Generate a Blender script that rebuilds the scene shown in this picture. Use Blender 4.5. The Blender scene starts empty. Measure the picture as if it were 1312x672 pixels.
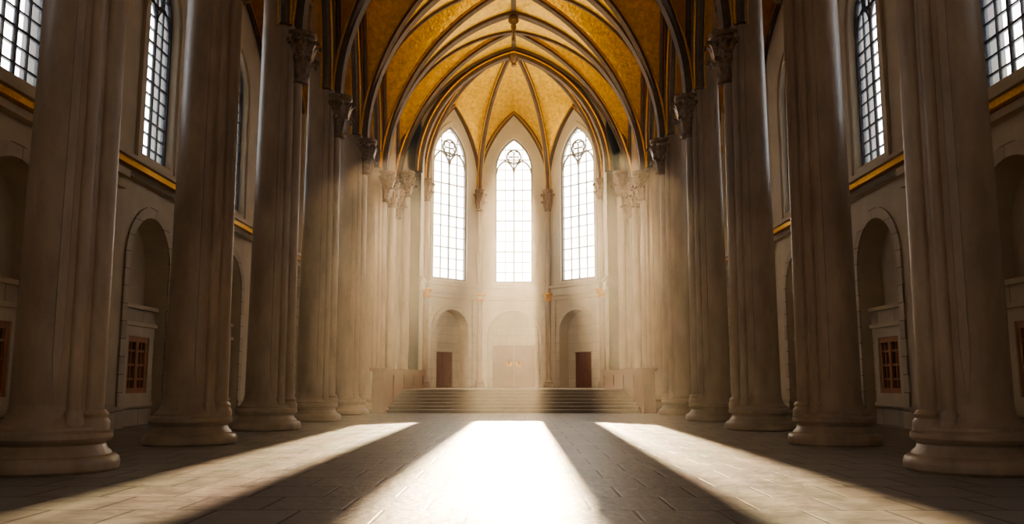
import bpy, math, random
from mathutils import Vector, Matrix
from mathutils.geometry import tessellate_polygon
random.seed(4)
scene = bpy.context.scene
COL = scene.collection
pi = math.pi
try:
    scene.view_settings.look='AgX - Medium High Contrast'
except Exception as ex:
    print('look',ex)

# ------------------------------------------------------------------ materials
def nn(nt, t, **kw):
    n = nt.nodes.new(t)
    for k, v in kw.items():
        setattr(n, k, v)
    return n

def mat_basic(name, c1, c2, rough=0.6, metal=0.0, scale=3.0, bump=0.15, bscale=None, joints=None, axis='wall', rvar=0.1, jdark=0.55, stretch=(1,1,1), jb=-1.2, bvar=0.74):
    m = bpy.data.materials.new(name); m.use_nodes = True
    nt = m.node_tree; nt.nodes.clear(); L = nt.links.new
    out = nn(nt, 'ShaderNodeOutputMaterial'); b = nn(nt, 'ShaderNodeBsdfPrincipled')
    L(b.outputs[0], out.inputs[0])
    geo = nn(nt, 'ShaderNodeNewGeometry')
    mp = nn(nt, 'ShaderNodeMapping'); mp.inputs['Scale'].default_value = stretch
    L(geo.outputs['Position'], mp.inputs['Vector'])
    no = nn(nt, 'ShaderNodeTexNoise'); no.inputs['Scale'].default_value = scale; no.inputs['Detail'].default_value = 7
    no.inputs['Roughness'].default_value = 0.65
    L(mp.outputs[0], no.inputs['Vector'])
    cr = nn(nt, 'ShaderNodeValToRGB')
    cr.color_ramp.elements[0].position = 0.3; cr.color_ramp.elements[1].position = 0.7
    cr.color_ramp.elements[0].color = (*c1, 1); cr.color_ramp.elements[1].color = (*c2, 1)
    L(no.outputs['Fac'], cr.inputs[0])
    col = cr.outputs[0]
    hgt = no.outputs['Fac']
    bp = nn(nt, 'ShaderNodeBump'); bp.inputs['Strength'].default_value = bump; bp.inputs['Distance'].default_value = 0.05
    if bscale:
        n2 = nn(nt, 'ShaderNodeTexNoise'); n2.inputs['Scale'].default_value = bscale; n2.inputs['Detail'].default_value = 5
        L(geo.outputs['Position'], n2.inputs['Vector']); hgt = n2.outputs['Fac']
    if joints:
        bw, rh, mo = joints
        sp = nn(nt, 'ShaderNodeSeparateXYZ'); L(geo.outputs['Position'], sp.inputs[0])
        cb = nn(nt, 'ShaderNodeCombineXYZ')
        if axis == 'wall':
            ad = nn(nt, 'ShaderNodeMath', operation='ADD'); L(sp.outputs[0], ad.inputs[0]); L(sp.outputs[1], ad.inputs[1])
            L(ad.outputs[0], cb.inputs[0]); L(sp.outputs[2], cb.inputs[1])
        else:
            L(sp.outputs[0], cb.inputs[0]); L(sp.outputs[1], cb.inputs[1])
        br = nn(nt, 'ShaderNodeTexBrick'); br.inputs['Scale'].default_value = 1.0
        br.inputs['Brick Width'].default_value = bw; br.inputs['Row Height'].default_value = rh
        br.inputs['Mortar Size'].default_value = mo; br.inputs['Mortar Smooth'].default_value = 0.3
        br.inputs['Color1'].default_value = (1, 1, 1, 1); br.inputs['Color2'].default_value = (bvar, bvar, bvar+.03, 1)
        br.inputs['Mortar'].default_value = (jdark, jdark*0.95, jdark*0.9, 1)
        L(cb.outputs[0], br.inputs['Vector'])
        mx = nn(nt, 'ShaderNodeMix', data_type='RGBA', blend_type='MULTIPLY'); mx.inputs['Factor'].default_value = 1
        L(col, mx.inputs['A']); L(br.outputs['Color'], mx.inputs['B']); col = mx.outputs['Result']
        ma = nn(nt, 'ShaderNodeMath', operation='MULTIPLY_ADD'); ma.inputs[1].default_value = jb
        L(br.outputs['Fac'], ma.inputs[0]); L(hgt, ma.inputs[2]); hgt = ma.outputs[0]
    L(hgt, bp.inputs['Height']); L(bp.outputs[0], b.inputs['Normal'])
    L(col, b.inputs['Base Color'])
    mr = nn(nt, 'ShaderNodeMapRange'); mr.inputs['To Min'].default_value = max(0.03, rough-rvar); mr.inputs['To Max'].default_value = rough+rvar
    L(no.outputs['Fac'], mr.inputs['Value']); L(mr.outputs[0], b.inputs['Roughness'])
    b.inputs['Metallic'].default_value = metal
    return m

M_COL = mat_basic('column_stone', (0.28,0.195,0.125), (0.48,0.345,0.225), 0.42, scale=1.2, bump=0.14, bscale=9, stretch=(1,1,0.35))
M_WALL = mat_basic('limestone_ashlar', (0.50,0.415,0.30), (0.64,0.53,0.39), 0.7, scale=1.5, bump=0.2, joints=(1.5,0.62,0.02), jdark=0.38)
M_WALLA = mat_basic('apse_ashlar', (0.56,0.475,0.36), (0.68,0.58,0.44), 0.7, scale=1.5, bump=0.12, joints=(1.5,0.62,0.014), jdark=0.62, jb=-.6, bvar=.9)
M_PLAST = mat_basic('pale_plaster', (0.52,0.43,0.305), (0.65,0.54,0.39), 0.75, scale=0.8, bump=0.1, bscale=12)
M_FLOOR = mat_basic('floor_flagstone', (0.18,0.157,0.132), (0.35,0.305,0.255), 0.42, scale=1.8, bump=0.25, bscale=6, joints=(1.05,1.25,0.026), axis='floor', rvar=0.16, jdark=0.10, jb=-0.4, bvar=.74)
M_STEP = mat_basic('step_stone', (0.38,0.32,0.25), (0.50,0.43,0.34), 0.5, scale=2, bump=0.15)
M_ORANGE = mat_basic('ochre_vault_plaster', (0.42,0.175,0.025), (0.68,0.33,0.06), 0.5, metal=0.2, scale=2.2, bump=0.6, bscale=5)
M_MOSAIC = mat_basic('gold_mosaic', (0.55,0.30,0.018), (0.96,0.62,0.08), 0.40, metal=0.4, scale=4, bump=1.0, bscale=6)
M_RIB = mat_basic('rib_stone', (0.075,0.045,0.027), (0.16,0.10,0.06), 0.75, scale=3, bump=0.2)
M_GOLD = mat_basic('gilding', (0.60,0.28,0.02), (0.95,0.52,0.08), 0.35, metal=0.8, scale=9, bump=0.8, bscale=14)
M_CAP = mat_basic('bronze_capital', (0.07,0.038,0.022), (0.36,0.21,0.10), 0.45, metal=0.2, scale=7, bump=0.5, bscale=14)
M_WOOD = mat_basic('oak_wood', (0.10,0.020,0.004), (0.23,0.055,0.012), 0.6, scale=5, bump=0.2, stretch=(1,1,0.2))
M_WOODL = mat_basic('varnished_wood', (0.30,0.10,0.03), (0.52,0.20,0.065), 0.45, scale=5, bump=0.2, stretch=(1,1,0.2))
M_IRON = mat_basic('window_lead', (0.05,0.055,0.06), (0.10,0.10,0.11), 0.5, metal=0.3, scale=5, bump=0.1)
M_TRAC = mat_basic('tracery_stone', (0.22,0.20,0.18), (0.32,0.29,0.26), 0.6, scale=5, bump=0.1)
M_DARKG = mat_basic('dark_glass', (0.05,0.035,0.03), (0.14,0.10,0.07), 0.15, scale=5, bump=0.1)

def mat_glass(name, fac, tint):
    m = bpy.data.materials.new(name); m.use_nodes = True
    nt = m.node_tree; nt.nodes.clear(); L = nt.links.new
    out = nn(nt, 'ShaderNodeOutputMaterial')
    geo = nn(nt, 'ShaderNodeNewGeometry')
    vo = nn(nt, 'ShaderNodeTexVoronoi'); vo.inputs['Scale'].default_value = 2.5
    L(geo.outputs['Position'], vo.inputs['Vector'])
    hs = nn(nt, 'ShaderNodeMix', data_type='RGBA'); hs.inputs['Factor'].default_value = 0.18
    hs.inputs['A'].default_value = tint; L(vo.outputs['Color'], hs.inputs['B'])
    tr = nn(nt, 'ShaderNodeBsdfTransparent'); L(hs.outputs['Result'], tr.inputs[0])
    tl = nn(nt, 'ShaderNodeBsdfTranslucent'); tl.inputs[0].default_value = (0.9,0.9,0.9,1)
    mx = nn(nt, 'ShaderNodeMixShader'); mx.inputs[0].default_value = fac
    L(tr.outputs[0], mx.inputs[1]); L(tl.outputs[0], mx.inputs[2]); L(mx.outputs[0], out.inputs[0])
    return m
M_GLASS = mat_glass('leaded_glass',0.12,(0.93,0.96,1,1))
M_GLASS2 = mat_glass('frosted_glass',0.22,(1,0.98,0.95,1))

# ------------------------------------------------------------------ mesh builder
class MB:
    def __init__(s, *mats):
        s.v=[]; s.f=[]; s.mi=[]; s.mats=list(mats)
    def mat(s, m):
        if m not in s.mats: s.mats.append(m)
        return s.mats.index(m)
    def add(s, vs, fs, m):
        o=len(s.v); s.v += [tuple(v) for v in vs]; k=s.mat(m)
        for f in fs: s.f.append([i+o for i in f]); s.mi.append(k)
    def box(s, x0,x1,y0,y1,z0,z1,m):
        vs=[(x,y,z) for x in (x0,x1) for y in (y0,y1) for z in (z0,z1)]
        s.add(vs,[(0,1,3,2),(4,6,7,5),(0,4,5,1),(2,3,7,6),(0,2,6,4),(1,5,7,3)],m)
    def obox(s, O,U,N,u0,u1,n0,n1,z0,z1,m):
        vs=[O+U*u+N*n+Vector((0,0,z)) for u in (u0,u1) for n in (n0,n1) for z in (z0,z1)]
        s.add(vs,[(0,1,3,2),(4,6,7,5),(0,4,5,1),(2,3,7,6),(0,2,6,4),(1,5,7,3)],m)
    def lathe(s, cx,cy,prof,m,seg=32):
        vs=[]; fs=[]
        for r,z in prof:
            for i in range(seg):
                a=2*pi*i/seg; vs.append((cx+r*math.cos(a),cy+r*math.sin(a),z))
        for j in range(len(prof)-1):
            for i in range(seg):
                k=(i+1)%seg; fs.append((j*seg+i,j*seg+k,(j+1)*seg+k,(j+1)*seg+i))
        fs.append(tuple(range(seg-1,-1,-1))); n=(len(prof)-1)*seg; fs.append(tuple(range(n,n+seg)))
        s.add(vs,fs,m)
    def tube(s, p0,p1,r0,r1,m,seg=16):
        vs=[];fs=[]
        for p,r in ((p0,r0),(p1,r1)):
            for i in range(seg):
                a=2*pi*i/seg; vs.append((p[0]+r*math.cos(a),p[1]+r*math.sin(a),p[2]))
        for i in range(seg):
            k=(i+1)%seg; fs.append((i,k,seg+k,seg+i))
        fs.append(tuple(range(seg-1,-1,-1))); fs.append(tuple(range(seg,2*seg)))
        s.add(vs,fs,m)
    def panel(s, outer, holes, O,U,N,n0,n1,m, mr=None):
        polys=[outer]+holes
        tri=tessellate_polygon([[Vector((p[0],p[1],0)) for p in P] for P in polys])
        flat=[p for P in polys for p in P]; n=len(flat)
        vs=[O+U*p[0]+N*n0+Vector((0,0,p[1])) for p in flat]+[O+U*p[0]+N*n1+Vector((0,0,p[1])) for p in flat]
        fs=[tuple(t) for t in tri]+[tuple(i+n for i in reversed(t)) for t in tri]
        s.add(vs,fs,m)
        fs=[]; o=0
        for P in polys:
            L=len(P)
            for i in range(L):
                j=(i+1)%L; fs.append((o+i,o+j,n+o+j,n+o+i))
            o+=L
        s.add(vs,fs,mr or m)
    def sweep(s, path, B, prof, m, closed=False):
        B=Vector(B).normalized(); n=len(path); vs=[]; k=len(prof)
        for i,p in enumerate(path):
            p=Vector(p)
            if closed: T=Vector(path[(i+1)%n])-Vector(path[i-1])
            else: T=Vector(path[min(i+1,n-1)])-Vector(path[max(i-1,0)])
            T.normalize(); Nn=T.cross(B); Nn.normalize()
            for a,b in prof: vs.append(p+B*a+Nn*b)
        fs=[]
        for i in range(n if closed else n-1):
            j=(i+1)%n
            for q in range(k):
                r=(q+1)%k; fs.append((i*k+q,i*k+r,j*k+r,j*k+q))
        if not closed:
            fs.append(tuple(range(k))); fs.append(tuple((n-1)*k+q for q in reversed(range(k))))
        s.add(vs,fs,m)
    def mesh(s, name, smooth=True):
        me=bpy.data.meshes.new(name); me.from_pydata(s.v,[],s.f)
        for m in s.mats: me.materials.append(m)
        me.polygons.foreach_set('material_index', s.mi)
        me.update()
        import bmesh
        bm=bmesh.new(); bm.from_mesh(me); bmesh.ops.recalc_face_normals(bm, faces=bm.faces); bm.to_mesh(me); bm.free()
        if smooth:
            me.polygons.foreach_set('use_smooth',[True]*len(me.polygons))
            me.set_sharp_from_angle(angle=math.radians(38))
        return me
    def obj(s, name, loc=(0,0,0), parent=None, smooth=True):
        o=bpy.data.objects.new(name, s.mesh(name,smooth)); COL.objects.link(o); o.location=loc
        if parent: o.parent=parent
        return o

Z=Vector((0,0,1))
def pcurve(a,h,n=16,uc=0,z0=0):
    k=(h*h-a*a)/(2*a); R=a+k; th=math.atan2(h,k) if k>0 else pi-math.atan2(h,-k)
    left=[(k-R*math.cos(th*i/n), R*math.sin(th*i/n)) for i in range(n+1)]
    right=[(-x,z) for x,z in reversed(left[:-1])]
    return [(uc+x,z0+z) for x,z in left+right]
def pz(a,h,x):
    x=abs(x)
    if x>=a: return 0.0
    k=(h*h-a*a)/(2*a); R=a+k
    return math.sqrt(max(0,R*R-(x+k)**2))
def lancet(uc,w,z0,zs,zt,n=12):
    c=pcurve(w/2,zt-zs,n,uc,zs)
    return [(uc-w/2,z0)]+c+[(uc+w/2,z0)]
def rarch(uc,w,z0,zs,n=24):
    return [(uc-w/2,z0)]+[(uc-w/2*math.cos(pi*i/n), zs+w/2*math.sin(pi*i/n)) for i in range(n+1)]+[(uc+w/2,z0)]

# ------------------------------------------------------------------ dimensions
CX=8.4; COLY=[2.3,9.2,16.1,23.0,29.9,36.8,43.7,50.6,56.4]
WX=13.6; SPR=14.0; APX=24.1; HA=7.7; TOP=25.0; YS=-4.6
APY=56.4; INR=6.2; HF=INR*math.tan(pi/8)
BAYW=[14.0,23.07,32.1,41.2,50.3]

# ------------------------------------------------------------------ floor
b=MB(M_FLOOR); b.box(-14.6,14.6,-6,64,-0.4,0,M_FLOOR); b.obj('floor',smooth=False)

# ------------------------------------------------------------------ altar steps + platform
b=MB(M_STEP)
for i in range(7):
    y=45.6+i*0.5; z=0.1714*(i+1); x=6.75
    b.box(-x,x,y,49.2,z-0.1714,z-0.05,M_STEP)
    b.box(-x,x,y-0.08,49.2,z-0.05,z,M_STEP)
b.box(-6.9,6.9,48.9,APY,0,1.2,M_STEP)
P=[(-INR,APY),(-INR,APY+HF),(-HF,APY+INR),(HF,APY+INR),(INR,APY+HF),(INR,APY)]
vs=[(x,y,0) for x,y in P]+[(x,y,1.2) for x,y in P]
b.add(vs,[(0,1,2,3,4,5),(11,10,9,8,7,6)]+[(i,(i+1)%6,6+(i+1)%6,6+i) for i in range(6)],M_STEP)
b.obj('altar_steps',smooth=False)

# ------------------------------------------------------------------ window factory
def make_window(name, O,U,N,uc,w,z0,zs,zt,cols,rows,nfr,bar=0.035,metal=M_IRON,tracery=True,glass=M_GLASS):
    b=MB(M_WALL)
    W=lambda u,z,n=nfr: O+U*u+N*n+Z*z
    b.panel(lancet(uc,w+0.06,z0-0.03,zs,zt+0.05), [lancet(uc,w-0.22,z0+0.12,zs,zt-0.16)], O,U,N,nfr-0.1,nfr+0.1,metal)
    wi=w-0.2; a=wi/2; h=zt-zs-0.12
    def top(u): return zs+pz(a,h,u-uc)
    def half(z):
        if z<=zs: return a
        lo,hi=0,a
        for _ in range(25):
            mid=(lo+hi)/2
            if zs+pz(a,h,mid)>z: lo=mid
            else: hi=mid
        return lo
    zsub=zs-0.1*w
    for i in range(1,cols):
        u=uc-a+wi*i/cols
        thick = bar*2.2 if (cols%2==0 and i==cols//2) else bar
        b.obox(O,U,N,u-thick/2,u+thick/2,nfr-0.05,nfr+0.05,z0+0.05,top(u)-0.02 if not tracery or thick==bar else zsub+0.45*w,metal)
    for j in range(1,rows+4):
        z=z0+(zs-z0)*j/rows
        if z>zt-0.3: break
        hw=half(z); t=bar*1.6 if j%3==0 else bar
        b.obox(O,U,N,uc-hw,uc+hw,nfr-0.045,nfr+0.045,z-t/2,z+t/2,metal)
    if tracery:
        sq=[(-.05,-.05),(.05,-.05),(.05,.05),(-.05,.05)]
        for sg in (-1,1):
            c=pcurve(a/2,a*0.75,10,uc+sg*a/2,zsub)
            b.sweep([W(u,z) for u,z in c],N,sq,metal)
        zc=zs+0.36*w; r=0.19*w
        b.sweep([W(uc+r*math.cos(2*pi*i/24),zc+r*math.sin(2*pi*i/24)) for i in range(24)],N,sq,metal,closed=True)
        sq2=[(-.03,-.03),(.03,-.03),(.03,.03),(-.03,.03)]
        for q in range(4):
            an=q*pi/2+pi/4
            b.sweep([W(uc+r*.5*math.cos(an)+r*.42*math.cos(2*pi*i/12),zc+r*.5*math.sin(an)+r*.42*math.sin(2*pi*i/12)) for i in range(12)],N,sq2,metal,closed=True)
    g=lancet(uc,w-0.1,z0+0.05,zs,zt-0.08)
    tri=tessellate_polygon([[Vector((p[0],p[1],0)) for p in g]])
    b.add([W(u,z,nfr) for u,z in g],[tuple(t) for t in tri],glass)
    return b.obj(name,smooth=False)

# ------------------------------------------------------------------ side walls
wn=0
def small_window(name,O,U,N,uc,z0,w,h,n):
    b=MB(M_PLAST)
    b.panel([(uc-w/2-.38,z0-.35),(uc+w/2+.38,z0-.35),(uc+w/2+.38,z0+h+.38),(uc-w/2-.38,z0+h+.38)],
            [[(uc-w/2,z0),(uc+w/2,z0),(uc+w/2,z0+h),(uc-w/2,z0+h)]],O,U,N,n-.14,n+.12,M_PLAST)
    b.obox(O,U,N,uc-w/2-.5,uc+w/2+.5,n-.22,n,z0+h+.38,z0+h+.52,M_PLAST)
    b.obox(O,U,N,uc-w/2-.45,uc+w/2+.45,n-.2,n,z0-.47,z0-.35,M_PLAST)
    b.panel([(uc-w/2,z0),(uc+w/2,z0),(uc+w/2,z0+h),(uc-w/2,z0+h)],
            [[(uc-w/2+.19,z0+.19),(uc-.11,z0+.19),(uc-.11,z0+h-.19),(uc-w/2+.19,z0+h-.19)],
             [(uc+.11,z0+.19),(uc+w/2-.19,z0+.19),(uc+w/2-.19,z0+h-.19),(uc+.11,z0+h-.19)]],O,U,N,n-.09,n+.06,M_WOODL)
    for sg in (-1,1):
        c=uc+sg*w/4
        b.obox(O,U,N,c-.035,c+.035,n-.06,n+.04,z0+.1,z0+h-.1,M_WOODL)
        for k in range(1,4):
            z=z0+h*k/4; b.obox(O,U,N,uc+sg*w/4-w/4+.1,uc+sg*w/4+w/4-.1,n-.06,n+.04,z-.04,z+.04,M_WOODL)
    b.obox(O,U,N,uc-w/2+.05,uc+w/2-.05,n+.0,n+.05,z0+.05,z0+h-.05,M_DARKG)
    return b.obj(name,smooth=False)

for side,sx in (('left',-1),('right',1)):
    O=Vector((sx*WX,0,0)); U=Vector((0,1,0)); N=Vector((sx,0,0))
    b=MB(M_PLAST)
    outer=[(YS,-.3),(56.6,-.3),(56.6,TOP),(YS,TOP)]
    holes=[]
    for y in BAYW[1:]+[BAYW[0]]+[4.9]:
        holes.append(lancet(y,2.7,9.9,15.6,17.8))
        holes.append(rarch(y,3.5,-.05,5.95))
    b.panel(outer,holes,O,U,N,0,0.9,M_PLAST,M_PLAST)
    b.panel([(YS,-.3),(56.6,-.3),(56.6,9.2),(YS,9.2)],[],O,U,N,0.9,1.2,M_PLAST)
    for y in BAYW+[4.9]:
        b.obox(O,U,N,y-1.75,y+1.75,0.38,0.9,-.04,4.3,M_WALL)
        b.obox(O,U,N,y-1.75,y+1.75,0.28,0.9,4.3,4.45,M_PLAST)
        b.panel(rarch(y,4.3,0.0,5.95),[rarch(y,3.5,0.02,5.95)],O,U,N,-0.07,0.002,M_WALL)
        b.panel(lancet(y,3.7,9.45,15.6,18.45),[lancet(y,3.1,9.7,15.6,18.05)],O,U,N,-0.14,0.002,M_PLAST)
        b.panel(lancet(y,3.1,9.7,15.6,18.05),[lancet(y,2.7,9.9,15.6,17.8)],O,U,N,-0.06,0.002,M_PLAST)
    for y in [0.3,9.4,18.5,27.6,36.65,45.75,54.6]:
        b.obox(O,U,N,y-1.0,y+1.0,-0.28,0,0,8.5,M_WALL)
        b.obox(O,U,N,y-0.6,y+0.6,-0.45,-0.28,0,8.5,M_WALL)
        b.obox(O,U,N,y-1.12,y+1.12,-0.58,0,0,0.9,M_WALL)
        b.obox(O,U,N,y-1.06,y+1.06,-0.52,0,0.9,1.05,M_PLAST)
        b.obox(O,U,N,y-1.08,y+1.08,-0.52,0,8.1,8.25,M_PLAST)
        b.obox(O,U,N,y-1.15,y+1.15,-0.6,0,8.5,8.75,M_PLAST)
        b.obox(O,U,N,y-.85,y+.85,-0.22,0,9.3,20.0,M_PLAST)
        b.obox(O,U,N,y-.35,y+.35,-0.42,-0.22,9.3,16.4,M_PLAST)
        b.obox(O,U,N,y-.55,y+.55,-0.55,0,16.2,16.6,M_GOLD)
        b.obox(O,U,N,y-.45,y+.45,-0.5,0,14.1,14.45,M_GOLD)
    for y0,y1 in zip([YS]+[y+1.75 for y in [4.9]+BAYW],[y-1.75 for y in [4.9]+BAYW]+[56.4]):
        b.obox(O,U,N,y0,y1,-0.12,0,0,0.75,M_WALL)
    b.obox(O,U,N,YS,56.4,-0.30,0,8.75,8.98,M_PLAST)
    b.obox(O,U,N,YS,56.4,-0.62,0,9.22,9.36,M_PLAST)
    b.obox(O,U,N,YS,56.4,-0.50,0,9.0,9.2,M_GOLD)
    b.obj('wall_'+side,smooth=False)
    for y in BAYW+[4.9]:
        wn+=1
        make_window('window_%d'%wn,O,U,N,y,2.7,9.9,15.6,17.8,4,11,0.3,bar=0.055)
        wn+=1
        small_window('window_%d'%wn,O,U,N,y-0.15,1.2,1.75,2.05,0.3)

# ------------------------------------------------------------------ chancel wall (with apse opening)
b=MB(M_PLAST)
O=Vector((0,APY,0)); U=Vector((1,0,0)); N=Vector((0,1,0))
b.panel([(-14.8,-.3),(14.8,-.3),(14.8,TOP),(-14.8,TOP)],[lancet(0,2*INR,-.05,15.5,23.6,20)],O,U,N,0,0.5,M_PLAST)
b.obj('wall_back',smooth=False)

# ------------------------------------------------------------------ apse walls
AC=Vector((0,APY,0))
facets=[]
for k,ang in enumerate((-90,-45,0,45,90)):
    a=math.radians(ang); Nn=Vector((math.sin(a),math.cos(a),0)); Uu=Vector((math.cos(a),-math.sin(a),0))
    facets.append((ang,AC+Nn*INR,Uu,Nn))
WINW={-45:3.15,0:2.75,45:3.15}
WINC={-45:-0.22,0:0.0,45:0.22}
b=MB(M_PLAST); dn=0
for ang,O,U,N in facets:
    ex=0.37
    if ang in (-90,90):
        u0,u1 = (0.0,HF+ex) if ang==-90 else (-HF-ex,0.0)
        b.panel([(u0,-.3),(u1,-.3),(u1,TOP),(u0,TOP)],[],O,U,N,0,0.9,M_PLAST)
        b.obox(O,U,N,u0,u1-.37 if ang==-90 else u1,-.16,0,7.75,8.3,M_PLAST)
        b.obox(O,U,N,u0,u1-.37 if ang==-90 else u1,-.26,0,8.3,8.5,M_PLAST)
        continue
    wc=WINC[ang]; ww=WINW[ang]
    zt=19.6 if ang==0 else 19.9
    nw=3.8 if ang==0 else 3.1
    nzs=4.85 if ang==0 else 5.1
    b.panel([(-HF-ex,-.3),(HF+ex,-.3),(HF+ex,8.3),(-HF-ex,8.3)],
            [rarch(0,nw,1.15,nzs)],O,U,N,0,0.9,M_PLAST,M_PLAST)
    b.panel([(-HF-.1,8.3),(HF+.1,8.3),(HF+.1,TOP),(-HF-.1,TOP)],
            [lancet(wc,ww,8.75,17.2,zt)],O,U,N,0,0.3,M_PLAST,M_PLAST)
    b.panel([(-HF-ex,-.3),(HF+ex,-.3),(HF+ex,8.3),(-HF-ex,8.3)],[],O,U,N,0.9,1.2,M_WALLA)
    b.panel(rarch(0,nw+.6,1.2,nzs),[rarch(0,nw,1.22,nzs)],O,U,N,-0.10,0.002,M_WALLA)
    b.panel(lancet(wc,ww+.5,8.55,17.2,zt+.35),[lancet(wc,ww,8.75,17.2,zt)],O,U,N,-0.1,0.002,M_PLAST)
    b.obox(O,U,N,-HF,HF,-.10,0,7.45,7.75,M_PLAST)
    b.obox(O,U,N,-HF,HF,-.18,0,7.75,8.3,M_PLAST)
    b.obox(O,U,N,-HF,HF,-.30,0,8.3,8.48,M_PLAST)
    for s in (-1,1):
        b.obox(O,U,N,s*(HF-.45)-.22,s*(HF-.45)+.22,-.14,0,1.2,7.45,M_WALLA)
b.obj('wall_apse',smooth=False)
for ang,O,U,N in facets[1:4]:
    zt=19.6 if ang==0 else 19.9
    wn+=1
    make_window('window_%d'%wn,O,U,N,WINC[ang],WINW[ang],8.75,17.2,zt,4,11,0.15,bar=0.04,metal=M_TRAC,glass=M_GLASS2)

# doors
def panel_door(name,O,U,N,uc,z0,w,h,n,leaves,gold=False):
    b=MB(M_WOOD)
    b.panel([(uc-w/2-.2,z0),(uc+w/2+.2,z0),(uc+w/2+.2,z0+h+.22),(uc-w/2-.2,z0+h+.22)],[[(uc-w/2,z0+.01),(uc+w/2,z0+.01),(uc+w/2,z0+h),(uc-w/2,z0+h)]],O,U,N,n-.14,n+.1,M_WALLA)
    lw=w/leaves
    for i in range(leaves):
        c=uc-w/2+lw*(i+.5)
        hs=[]
        for (za,zb) in ((.12,.42),(.48,.93)):
            for s in (-1,1):
                ua=c+s*lw*.23
                hs.append([(ua-lw*.17,z0+h*za),(ua+lw*.17,z0+h*za),(ua+lw*.17,z0+h*zb),(ua-lw*.17,z0+h*zb)])
        b.panel([(c-lw/2+.01,z0+.02),(c+lw/2-.01,z0+.02),(c+lw/2-.01,z0+h-.01),(c-lw/2+.01,z0+h-.01)],hs,O,U,N,n-.05,n+.03,M_WOOD)
        b.obox(O,U,N,c-lw/2+.02,c+lw/2-.02,n+.0,n+.06,z0+.03,z0+h-.02,M_WOOD)
        if gold:
            s=1 if i==0 else -1
            ug=c+s*lw*.28
            b.obox(O,U,N,ug-.26,ug+.26,n-.09,n-.04,z0+h*.5,z0+h*.5+.36,M_GOLD)
            b.lathe(*(O+U*ug+N*(n-.1))[:2],[(0.02,z0+h*.56),(0.07,z0+h*.58),(0.07,z0+h*.6),(0.02,z0+h*.62)],M_GOLD,10)
    return b.obj(name,smooth=False)
_,O,U,N=facets[2]; panel_door('door_1',O,U,N,0,1.2,3.1,3.0,.3,2,True)
_,O,U,N=facets[1]; panel_door('door_2',O,U,N,-.1,1.2,1.5,2.5,.7,1)
_,O,U,N=facets[3]; panel_door('door_3',O,U,N,.1,1.2,1.5,2.5,.7,1)

# ------------------------------------------------------------------ capital + column
def capital(b,cx,cy,z0,z1,r0,r1,m,seg=20):
    h=z1-z0
    b.lathe(cx,cy,[(r0*1.0,z0-.02),(r0*1.25,z0+.02),(r0*1.3,z0+.07),(r0*1.2,z0+.12),(r0*1.02,z0+.14),(r0*1.05,z0+h*.4),(r1*.78,z0+h*.72),(r1*.9,z0+h*.8),
        (r1*1.0,z0+h*.82),(r1*1.04,z0+h*.86),(r1*.98,z0+h*.9),(r1*1.08,z0+h*.92),(r1*1.08,z1)],m,seg)
    for tier,(zb,zt2,n,off) in enumerate(((.12,.46,8,0),(.36,.80,8,.5))):
        for i in range(n):
            a=2*pi*(i+off)/n
            d=Vector((math.cos(a),math.sin(a),0)); t=Vector((-d.y,d.x,0))
            rb=r0*1.08+(r1-r0)*tier*.35
            pts=[(rb,zb,.14),(rb+.06,zb+(zt2-zb)*.4,.18),(rb+.15*r1/.5,zb+(zt2-zb)*.8,.15),(rb+.34*r1/.5,zt2,.1),(rb+.38*r1/.5,zt2-.08,.03)]
            vs=[];fs=[]
            for (r,zz,w) in pts:
                w*=r1/.5
                base=Vector((cx,cy,z0+h*zz))
                vs+= [base+d*(r-.04)-t*w, base+d*(r+.05), base+d*(r-.04)+t*w, base+d*(r-.09)]
            for j in range(len(pts)-1):
                for q in range(4):
                    p=(q+1)%4; fs.append((j*4+q,j*4+p,j*4+4+p,j*4+4+q))
            b.add(vs,fs,m)

def column_mesh():
    b=MB(M_COL,M_CAP)
    prof=[(1.12,0),(1.17,.05),(1.18,.14),(1.15,.24),(1.08,.29),(1.03,.30),(1.02,.34),(.95,.40),(.92,.48),(.94,.53),(1.0,.54),(1.04,.60),(1.03,.68),(.97,.73),(.93,.74),(.92,.80),(.86,.84),(.80,.90),(.75,1.0),(.72,1.2)]
    b.lathe(0,0,prof,M_COL,56)
    b.lathe(0,0,[(.72,1.15),(.69,6),(.64,12),(.62,16),(.61,21.5)],M_COL,56)
    def att(ang,r,zt,off=0.0):
        a=math.radians(ang)
        segs=[(.9,.71),(6,.68),(12,.64),(zt,.63)]
        for (za,ra),(zb,rb) in zip(segs[:-1],segs[1:]):
            if zb<=za: continue
            b.tube(((ra+off)*math.cos(a),(ra+off)*math.sin(a),za),((rb+off)*math.cos(a),(rb+off)*math.sin(a),zb),r,r,M_COL,18)
        b.lathe((.73+off)*math.cos(a),(.73+off)*math.sin(a),[(r*1.5,.72),(r*1.5,.88),(r*1.25,.95),(r*1.35,1.02),(r*1.05,1.1)],M_COL,18)
    att(0,.21,12.35,.0)
    for s in (-1,1):
        att(s*36,.13,14.2,-.02)
        a=math.radians(s*62); d=Vector((math.cos(a),math.sin(a),0)); t=Vector((-d.y,d.x,0))
        rows=[(1.25,.725,.0),(1.6,.76,.05),(2.1,.765,.09),(6,.735,.09),(12,.685,.085),(21,.655,.08)]
        vs=[];fs=[]
        for z,r,w in rows:
            for q,(rr,ww) in enumerate(((r-.1,-w),(r,-w*.8),(r,w*.8),(r-.1,w))):
                vs.append(d*rr+t*ww+Z*z)
        for j in range(len(rows)-1):
            for q in range(3): fs.append((j*4+q,j*4+q+1,j*4+5+q,j*4+4+q))
        b.add(vs,fs,M_COL)
    capital(b,.74,0,12.2,14.05,.26,.53,M_CAP)
    return b.mesh('stone_column')
cm=column_mesh()
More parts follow.
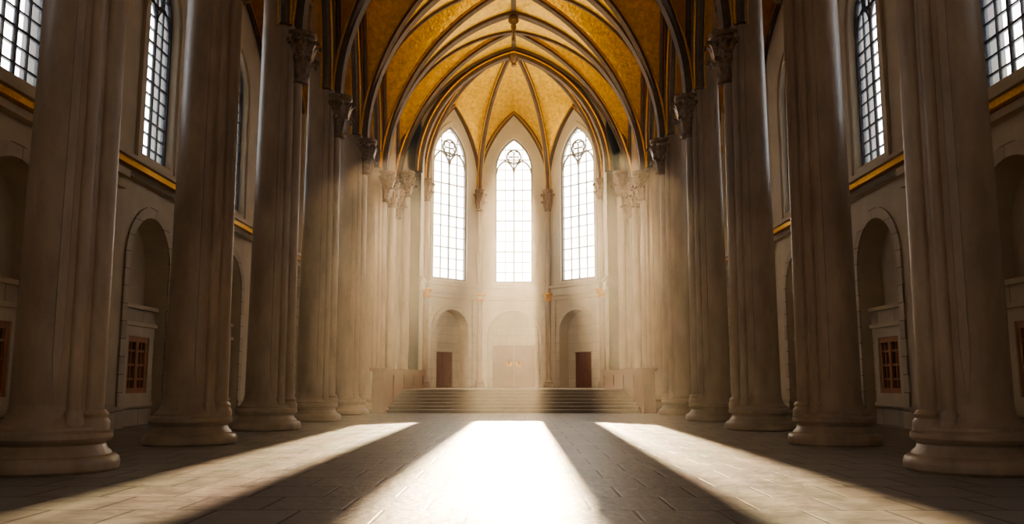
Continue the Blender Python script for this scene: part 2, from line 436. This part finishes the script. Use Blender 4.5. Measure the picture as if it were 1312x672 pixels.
for y in COLY:
    for sx in (-1,1):
        o=bpy.data.objects.new('stone_column',cm); COL.objects.link(o)
        o.location=(sx*CX,y-(0.7 if y==APY else 0),0)
        if sx>0: o.rotation_euler=(0,0,pi)

def shaft_mesh(zb,zc0,zc1,r,name,m):
    b=MB(M_COL)
    b.lathe(0,0,[(r*1.9,zb),(r*1.9,zb+.25),(r*1.6,zb+.3),(r*1.7,zb+.42),(r*1.3,zb+.5),(r*1.1,zb+.6),(r,zb+.7),(r*.92,zc0)],M_COL,24)
    capital(b,0,0,zc0,zc1,r*.95,r*1.75,m)
    return b.mesh(name)
ms=shaft_mesh(0,13.7,15.4,.27,'slender_shaft',M_CAP)
for x,y in ((-7.05,56.0),(7.05,56.0)):
    o=bpy.data.objects.new('slender_shaft',ms); COL.objects.link(o); o.location=(x,y,0)
ms1=shaft_mesh(0,12.4,14.0,.24,'slender_shaft',M_CAP)
for x,y in ((-7.6,53.2),(7.6,53.2)):
    o=bpy.data.objects.new('slender_shaft',ms1); COL.objects.link(o); o.location=(x,y,0)
ms2=shaft_mesh(1.2,14.0,15.6,.2,'apse_shaft',M_CAP)
for x,y in ((-HF,INR),(HF,INR),(-INR,HF),(INR,HF)):
    d=Vector((x,y,0)).normalized()
    o=bpy.data.objects.new('apse_shaft',ms2); COL.objects.link(o); o.location=AC+Vector((x,y,0))-d*.22
b=MB(M_GOLD)
for x,y in ((-HF,INR),(HF,INR),(-INR,HF),(INR,HF)):
    d=Vector((x,y,0)).normalized(); c=AC+Vector((x,y,0))-d*.26
    b.lathe(c.x,c.y,[(.22,7.35),(.30,7.45),(.24,7.55),(.30,7.75),(.42,7.85),(.42,7.95)],M_GOLD,16)
b.obj('trim_1')

# ------------------------------------------------------------------ vaults
def ts(n): return [math.sin(pi/2*(i/n)) for i in range(n+1)]
def vault_grid(b,xc,ax,yc,ay,spr,h,m,n=18):
    tp=ts(n); t=[-q for q in reversed(tp[1:])]+tp; L=len(t); vs=[];fs=[]
    for i in t:
        for j in t:
            z=spr+max(pz(ax,h,i*ax),pz(ax,h,j*ax))
            vs.append((xc+i*ax,yc+j*ay,z))
    for i in range(L-1):
        for j in range(L-1):
            fs.append((i*L+j,(i+1)*L+j,(i+1)*L+j+1,i*L+j+1))
    b.add(vs,fs,m)
RIBP=[(-.24,-.12),(-.24,.10),(-.17,.17),(-.15,.30),(-.08,.40),(.08,.40),(.15,.30),(.17,.17),(.24,.10),(.24,-.12)]
def scl(p,s,dx=0,dy=0): return [(a*s+dx,c*s+dy) for a,c in p]
def oct_(r,dx,dy): return [(dx+r*math.cos(q*pi/3),dy+r*math.sin(q*pi/3)) for q in range(6)]
def rib(b,path,B,s,m=M_RIB,gold=True):
    b.sweep(path,B,scl(RIBP,s),m)
    if gold:
        for sg in (-1,1):
            b.sweep(path,B,oct_(.055*s,sg*.235*s,.15*s),M_GOLD)

hn=APX-SPR
bounds=[YS]+COLY
bv=MB(M_ORANGE); br=MB(M_RIB,M_GOLD)
for i in range(len(bounds)-1):
    y0,y1=bounds[i],bounds[i+1]; yc=(y0+y1)/2; hy=(y1-y0)/2
    vault_grid(bv,0,HA,yc,hy,SPR,hn+.02,M_MOSAIC if i>=6 else M_ORANGE)
    for s in (-1,1):
        c=pcurve(HA,hn,22)
        path=[(x,yc+s*x/HA*hy,SPR+z-.02) for x,z in c]
        rib(br,path,(s*(-hy),HA,0),.7)
    for sx in (-1,1):
        c=[(p[0]*hy/HA,p[1]) for p in pcurve(HA,hn,14)]
        rib(br,[(sx*(HA+.02),yc+x,SPR+z) for x,z in c],(1,0,0),.6)
for y in bounds:
    c=pcurve(HA,hn,26)
    rib(br,[(x,y-(.1 if y==APY else 0),SPR+z) for x,z in c],(0,1,0),1.3)
rib(br,[(0,YS+q*(APY-YS)/20,APX-.02) for q in range(21)],(-1,0,0),.6)
for y in bounds[:-1]:
    br.lathe(0,y,[(.05,APX-1.9),(.12,APX-1.8),(.06,APX-1.6),(.06,APX-1.2),(.16,APX-1.0),(.18,APX-.9),(.12,APX-.78),(.30,APX-.62),(.34,APX-.5),(.24,APX-.3)],M_CAP,14)
c=pcurve(INR,8.1,24); rib(br,[(x,APY-.05,15.5+z) for x,z in c],(0,1,0),1.1)

# apse vault
boss=Vector((0,APY,APX))
zsA=15.5
def rprof(t,R=6.71):
    return zsA+pz(R,APX-zsA,R*(1-t))
corners=[Vector((-INR,APY,0)),Vector((-INR,APY+HF,0)),Vector((-HF,APY+INR,0)),Vector((HF,APY+INR,0)),Vector((INR,APY+HF,0)),Vector((INR,APY,0))]
ba=MB(M_MOSAIC); hA=5.9
for k in range(5):
    A,B=corners[k],corners[k+1]; n1=16; n2=20; tp=[1-math.cos(pi/2*i/n2) for i in range(n2+1)]
    sgrid=[.5+.5*q for q in ([-x for x in reversed(ts(n1)[1:])]+ts(n1))]
    vs=[];fs=[]; L=len(sgrid)
    for t in tp:
        zr=rprof(t); crown=21.5+(APX-21.5)*(1-(1-t)**2)
        for s_ in sgrid:
            w=A.lerp(B,s_)
            a=pz(2.57,hA,(s_-.5)*2*2.57)/hA
            z=zr+(max(crown,zr)-zr)*a
            p=boss.lerp(w,1-t); vs.append((p.x,p.y,z))
    for i in range(n2):
        for j in range(L-1): fs.append((i*L+j,i*L+j+1,(i+1)*L+j+1,(i+1)*L+j))
    ba.add(vs,fs,M_MOSAIC)
ba.obj('apse_ceiling')
for cpt in corners[1:5]:
    d=(cpt-AC); path=[]
    for i in range(25):
        t=1-math.cos(pi/2*i/24)
        p=boss.lerp(cpt,1-t); path.append((p.x,p.y,rprof(t)-.03))
    d.normalize(); rib(br,path,(-d.y,d.x,0),.75)
for k in range(1,4):
    A,B=corners[k],corners[k+1]; Uu=(B-A).normalized(); Nn=Vector((-Uu.y,Uu.x,0)); mid=(A+B)/2
    c=pcurve(2.57,hA,14)
    rib(br,[mid+Uu*x-Nn*.1+Z*(zsA+z) for x,z in c],Nn,.6)
br.lathe(0,APY,[(.08,APX-1.3),(.18,APX-1.2),(.14,APX-1.05),(.34,APX-.8),(.40,APX-.6),(.3,APX-.2)],M_CAP,20)
bv.obj('ceiling'); br.obj('vault_ribs')

for side,sx in (('left',-1),('right',1)):
    b=MB(M_ORANGE,M_RIB)
    poly=[(YS,TOP),(YS,13.9)]
    O=Vector((sx*CX,0,0)); U=Vector((0,1,0)); N=Vector((sx,0,0))
    for i in range(len(bounds)-1):
        y0,y1=bounds[i],bounds[i+1]; yc=(y0+y1)/2; hy=(y1-y0)/2-.5
        c=pcurve(hy,7.6,14,yc,14.2)
        poly+= [(c[0][0],13.9)]+c+[(c[-1][0],13.9)]
        rib(b,[(sx*(CX-.3),p[0],p[1]) for p in c],(1,0,0),.9)
    poly+=[(APY,13.9),(APY,TOP)]
    b.panel(poly,[],O,U,N,-.28,.28,M_ORANGE)
    b.obj('arcade_wall_'+side)

for side,sx in (('left',-1),('right',1)):
    b=MB(M_ORANGE,M_RIB)
    for y in [4.9]+BAYW:
        xc=sx*11.0; ax=2.6; hy=4.535; h=4.4; sp=16.6
        tp=ts(14); t=[-q for q in reversed(tp[1:])]+tp; L=len(t); vs=[];fs=[]
        for i in t:
            for j in t:
                vs.append((xc+i*ax,y+j*hy,sp+max(pz(ax,h,i*ax),pz(ax,h,j*ax))))
        for i in range(L-1):
            for j in range(L-1): fs.append((i*L+j,(i+1)*L+j,(i+1)*L+j+1,i*L+j+1))
        b.add(vs,fs,M_ORANGE)
        c=pcurve(ax,h,12)
        for s in (-1,1):
            rib(b,[(xc+x,y+s*x/ax*hy,sp+z) for x,z in c],(-s*hy,ax,0),.6)
        rib(b,[(xc+x,y-hy,sp+z) for x,z in c],(0,1,0),.9)
        rib(b,[(sx*(WX-.1),y+x*hy/ax,sp+z) for x,z in c],(1,0,0),.6)
    b.obj('aisle_ceiling_'+side)

b=MB(M_PLAST); b.box(-15,15,YS,64.5,TOP,TOP+.3,M_PLAST); b.obj('light_block_slab',smooth=False)  # unseen slab added above the vaults to stop light leaking through gaps

# ------------------------------------------------------------------ wooden choir parapets
for sx in (-1,1):
    b=MB(M_WOOD)
    p0=Vector((sx*6.7,45.1,0)); p1=Vector((sx*5.45,53.2,0))
    U=(p1-p0).normalized(); N=Vector((U.y,-U.x,0))*1.0
    if N.x*sx<0: N=-N
    Ln=(p1-p0).length
    b.obox(p0,U,N,0,Ln,0.06,.62,0,2.15,M_WOOD)
    holes=[]; n=4
    for i in range(n):
        a0=Ln*i/n+.16; a1=Ln*(i+1)/n-.16; zb=.3+(1.1*min(1,(i+.0)*.5)); holes.append([(a0,zb),(a1,zb),(a1,2.0),(a0,2.0)])
    b.panel([(0,0),(Ln,0),(Ln,2.15),(0,2.15)],holes,p0,U,N,0.02,.06,M_WOOD)
    b.obox(p0,U,N,-.08,Ln+.08,-.05,.7,2.15,2.22,M_WOOD)
    b.obox(p0,U,N,-.12,Ln+.12,-.09,.74,2.22,2.32,M_WOOD)
    b.obox(p0,U,N,-.05,Ln+.05,-.03,.68,0,.18,M_WOOD)
    b.obj('wooden_choir_parapet',smooth=False)

# ------------------------------------------------------------------ haze volume (thicker towards the altar)
root=bpy.data.objects.new('incense_haze',None); COL.objects.link(root)
for i,(x,y0,y1,z0,z1,de) in enumerate([(13.5,YS+.3,64.5,-.2,24.8,.0009),(13.3,24,64.4,-.15,11.5,.0041)]):
    m=bpy.data.materials.new('haze_%d'%i); m.use_nodes=True; nt=m.node_tree; nt.nodes.clear()
    out=nn(nt,'ShaderNodeOutputMaterial'); v=nn(nt,'ShaderNodeVolumeScatter')
    v.inputs['Density'].default_value=de; v.inputs['Anisotropy'].default_value=0.55; v.inputs['Color'].default_value=(1,.91,.77,1)
    nt.links.new(v.outputs[0],out.inputs['Volume'])
    b=MB(m); b.box(-x,x,y0,y1,z0,z1,m); b.obj('haze_layer_%d'%i,parent=root,smooth=False)

# ------------------------------------------------------------------ lights
sd=bpy.data.lights.new('sun','SUN'); sd.energy=30; sd.angle=math.radians(0.9); sd.color=(1,.74,.44)
so=bpy.data.objects.new('sun',sd); COL.objects.link(so)
el=math.radians(18.4); az=math.radians(0.5)
d=Vector((-math.sin(az)*math.cos(el),-math.cos(az)*math.cos(el),-math.sin(el)))
so.rotation_euler=d.to_track_quat('-Z','Y').to_euler(); so.location=(0,90,40)

def area(name,loc,target,size,sizey,e,c):
    l=bpy.data.lights.new(name,'AREA'); l.shape='RECTANGLE'; l.size=size; l.size_y=sizey; l.energy=e; l.color=c
    o=bpy.data.objects.new(name,l); COL.objects.link(o); o.location=loc
    o.rotation_euler=(Vector(target)-Vector(loc)).to_track_quat('-Z','Y').to_euler(); return o
area('vault_fill_light',(0,54,15),(0,58,24),5,2,520,(1,.80,.42))  # both vault lights are added, unseen fill that brightens the golden webs
area('vault_fill_light',(0,44,15),(0,46,24),4,4,520,(1,.74,.36))
# added warm fill lights without real fixtures, brightening the apse wall and steps
area('choir_fill_light',(-4.5,47,11.5),(1.0,60,3),1.0,1.0,380,(1,.82,.56))
area('choir_fill_light',(4.5,47,11.5),(-1.0,60,3),1.0,1.0,380,(1,.82,.56))

# ------------------------------------------------------------------ world
w=bpy.data.worlds.new('sky'); scene.world=w; w.use_nodes=True; nt=w.node_tree; nt.nodes.clear(); L=nt.links.new
out=nn(nt,'ShaderNodeOutputWorld'); bg=nn(nt,'ShaderNodeBackground'); L(bg.outputs[0],out.inputs[0])
tc=nn(nt,'ShaderNodeTexCoord'); sp=nn(nt,'ShaderNodeSeparateXYZ'); L(tc.outputs['Generated'],sp.inputs[0])
mr=nn(nt,'ShaderNodeMapRange'); mr.inputs['From Min'].default_value=-1; L(sp.outputs[1],mr.inputs['Value'])
cr=nn(nt,'ShaderNodeValToRGB'); L(mr.outputs[0],cr.inputs[0])
e=cr.color_ramp.elements; e[0].position=.25; e[0].color=(.040,.038,.036,1); e[1].position=.97; e[1].color=(1,.93,.82,1)
q=e.new(.5); q.color=(.29,.31,.34,1); q=e.new(.62); q.color=(.82,.88,.95,1); q=e.new(.88); q.color=(.72,.72,.71,1)
L(cr.outputs[0],bg.inputs[0]); bg.inputs[1].default_value=10.5

# ------------------------------------------------------------------ camera
cd=bpy.data.cameras.new('camera'); cd.sensor_width=36; cd.lens=1110/1312*36; cd.clip_end=300
co=bpy.data.objects.new('camera',cd); COL.objects.link(co); co.location=(0.08,0,1.6)
co.rotation_euler=(math.radians(90+7.9),0,math.radians(0.2)); scene.camera=co
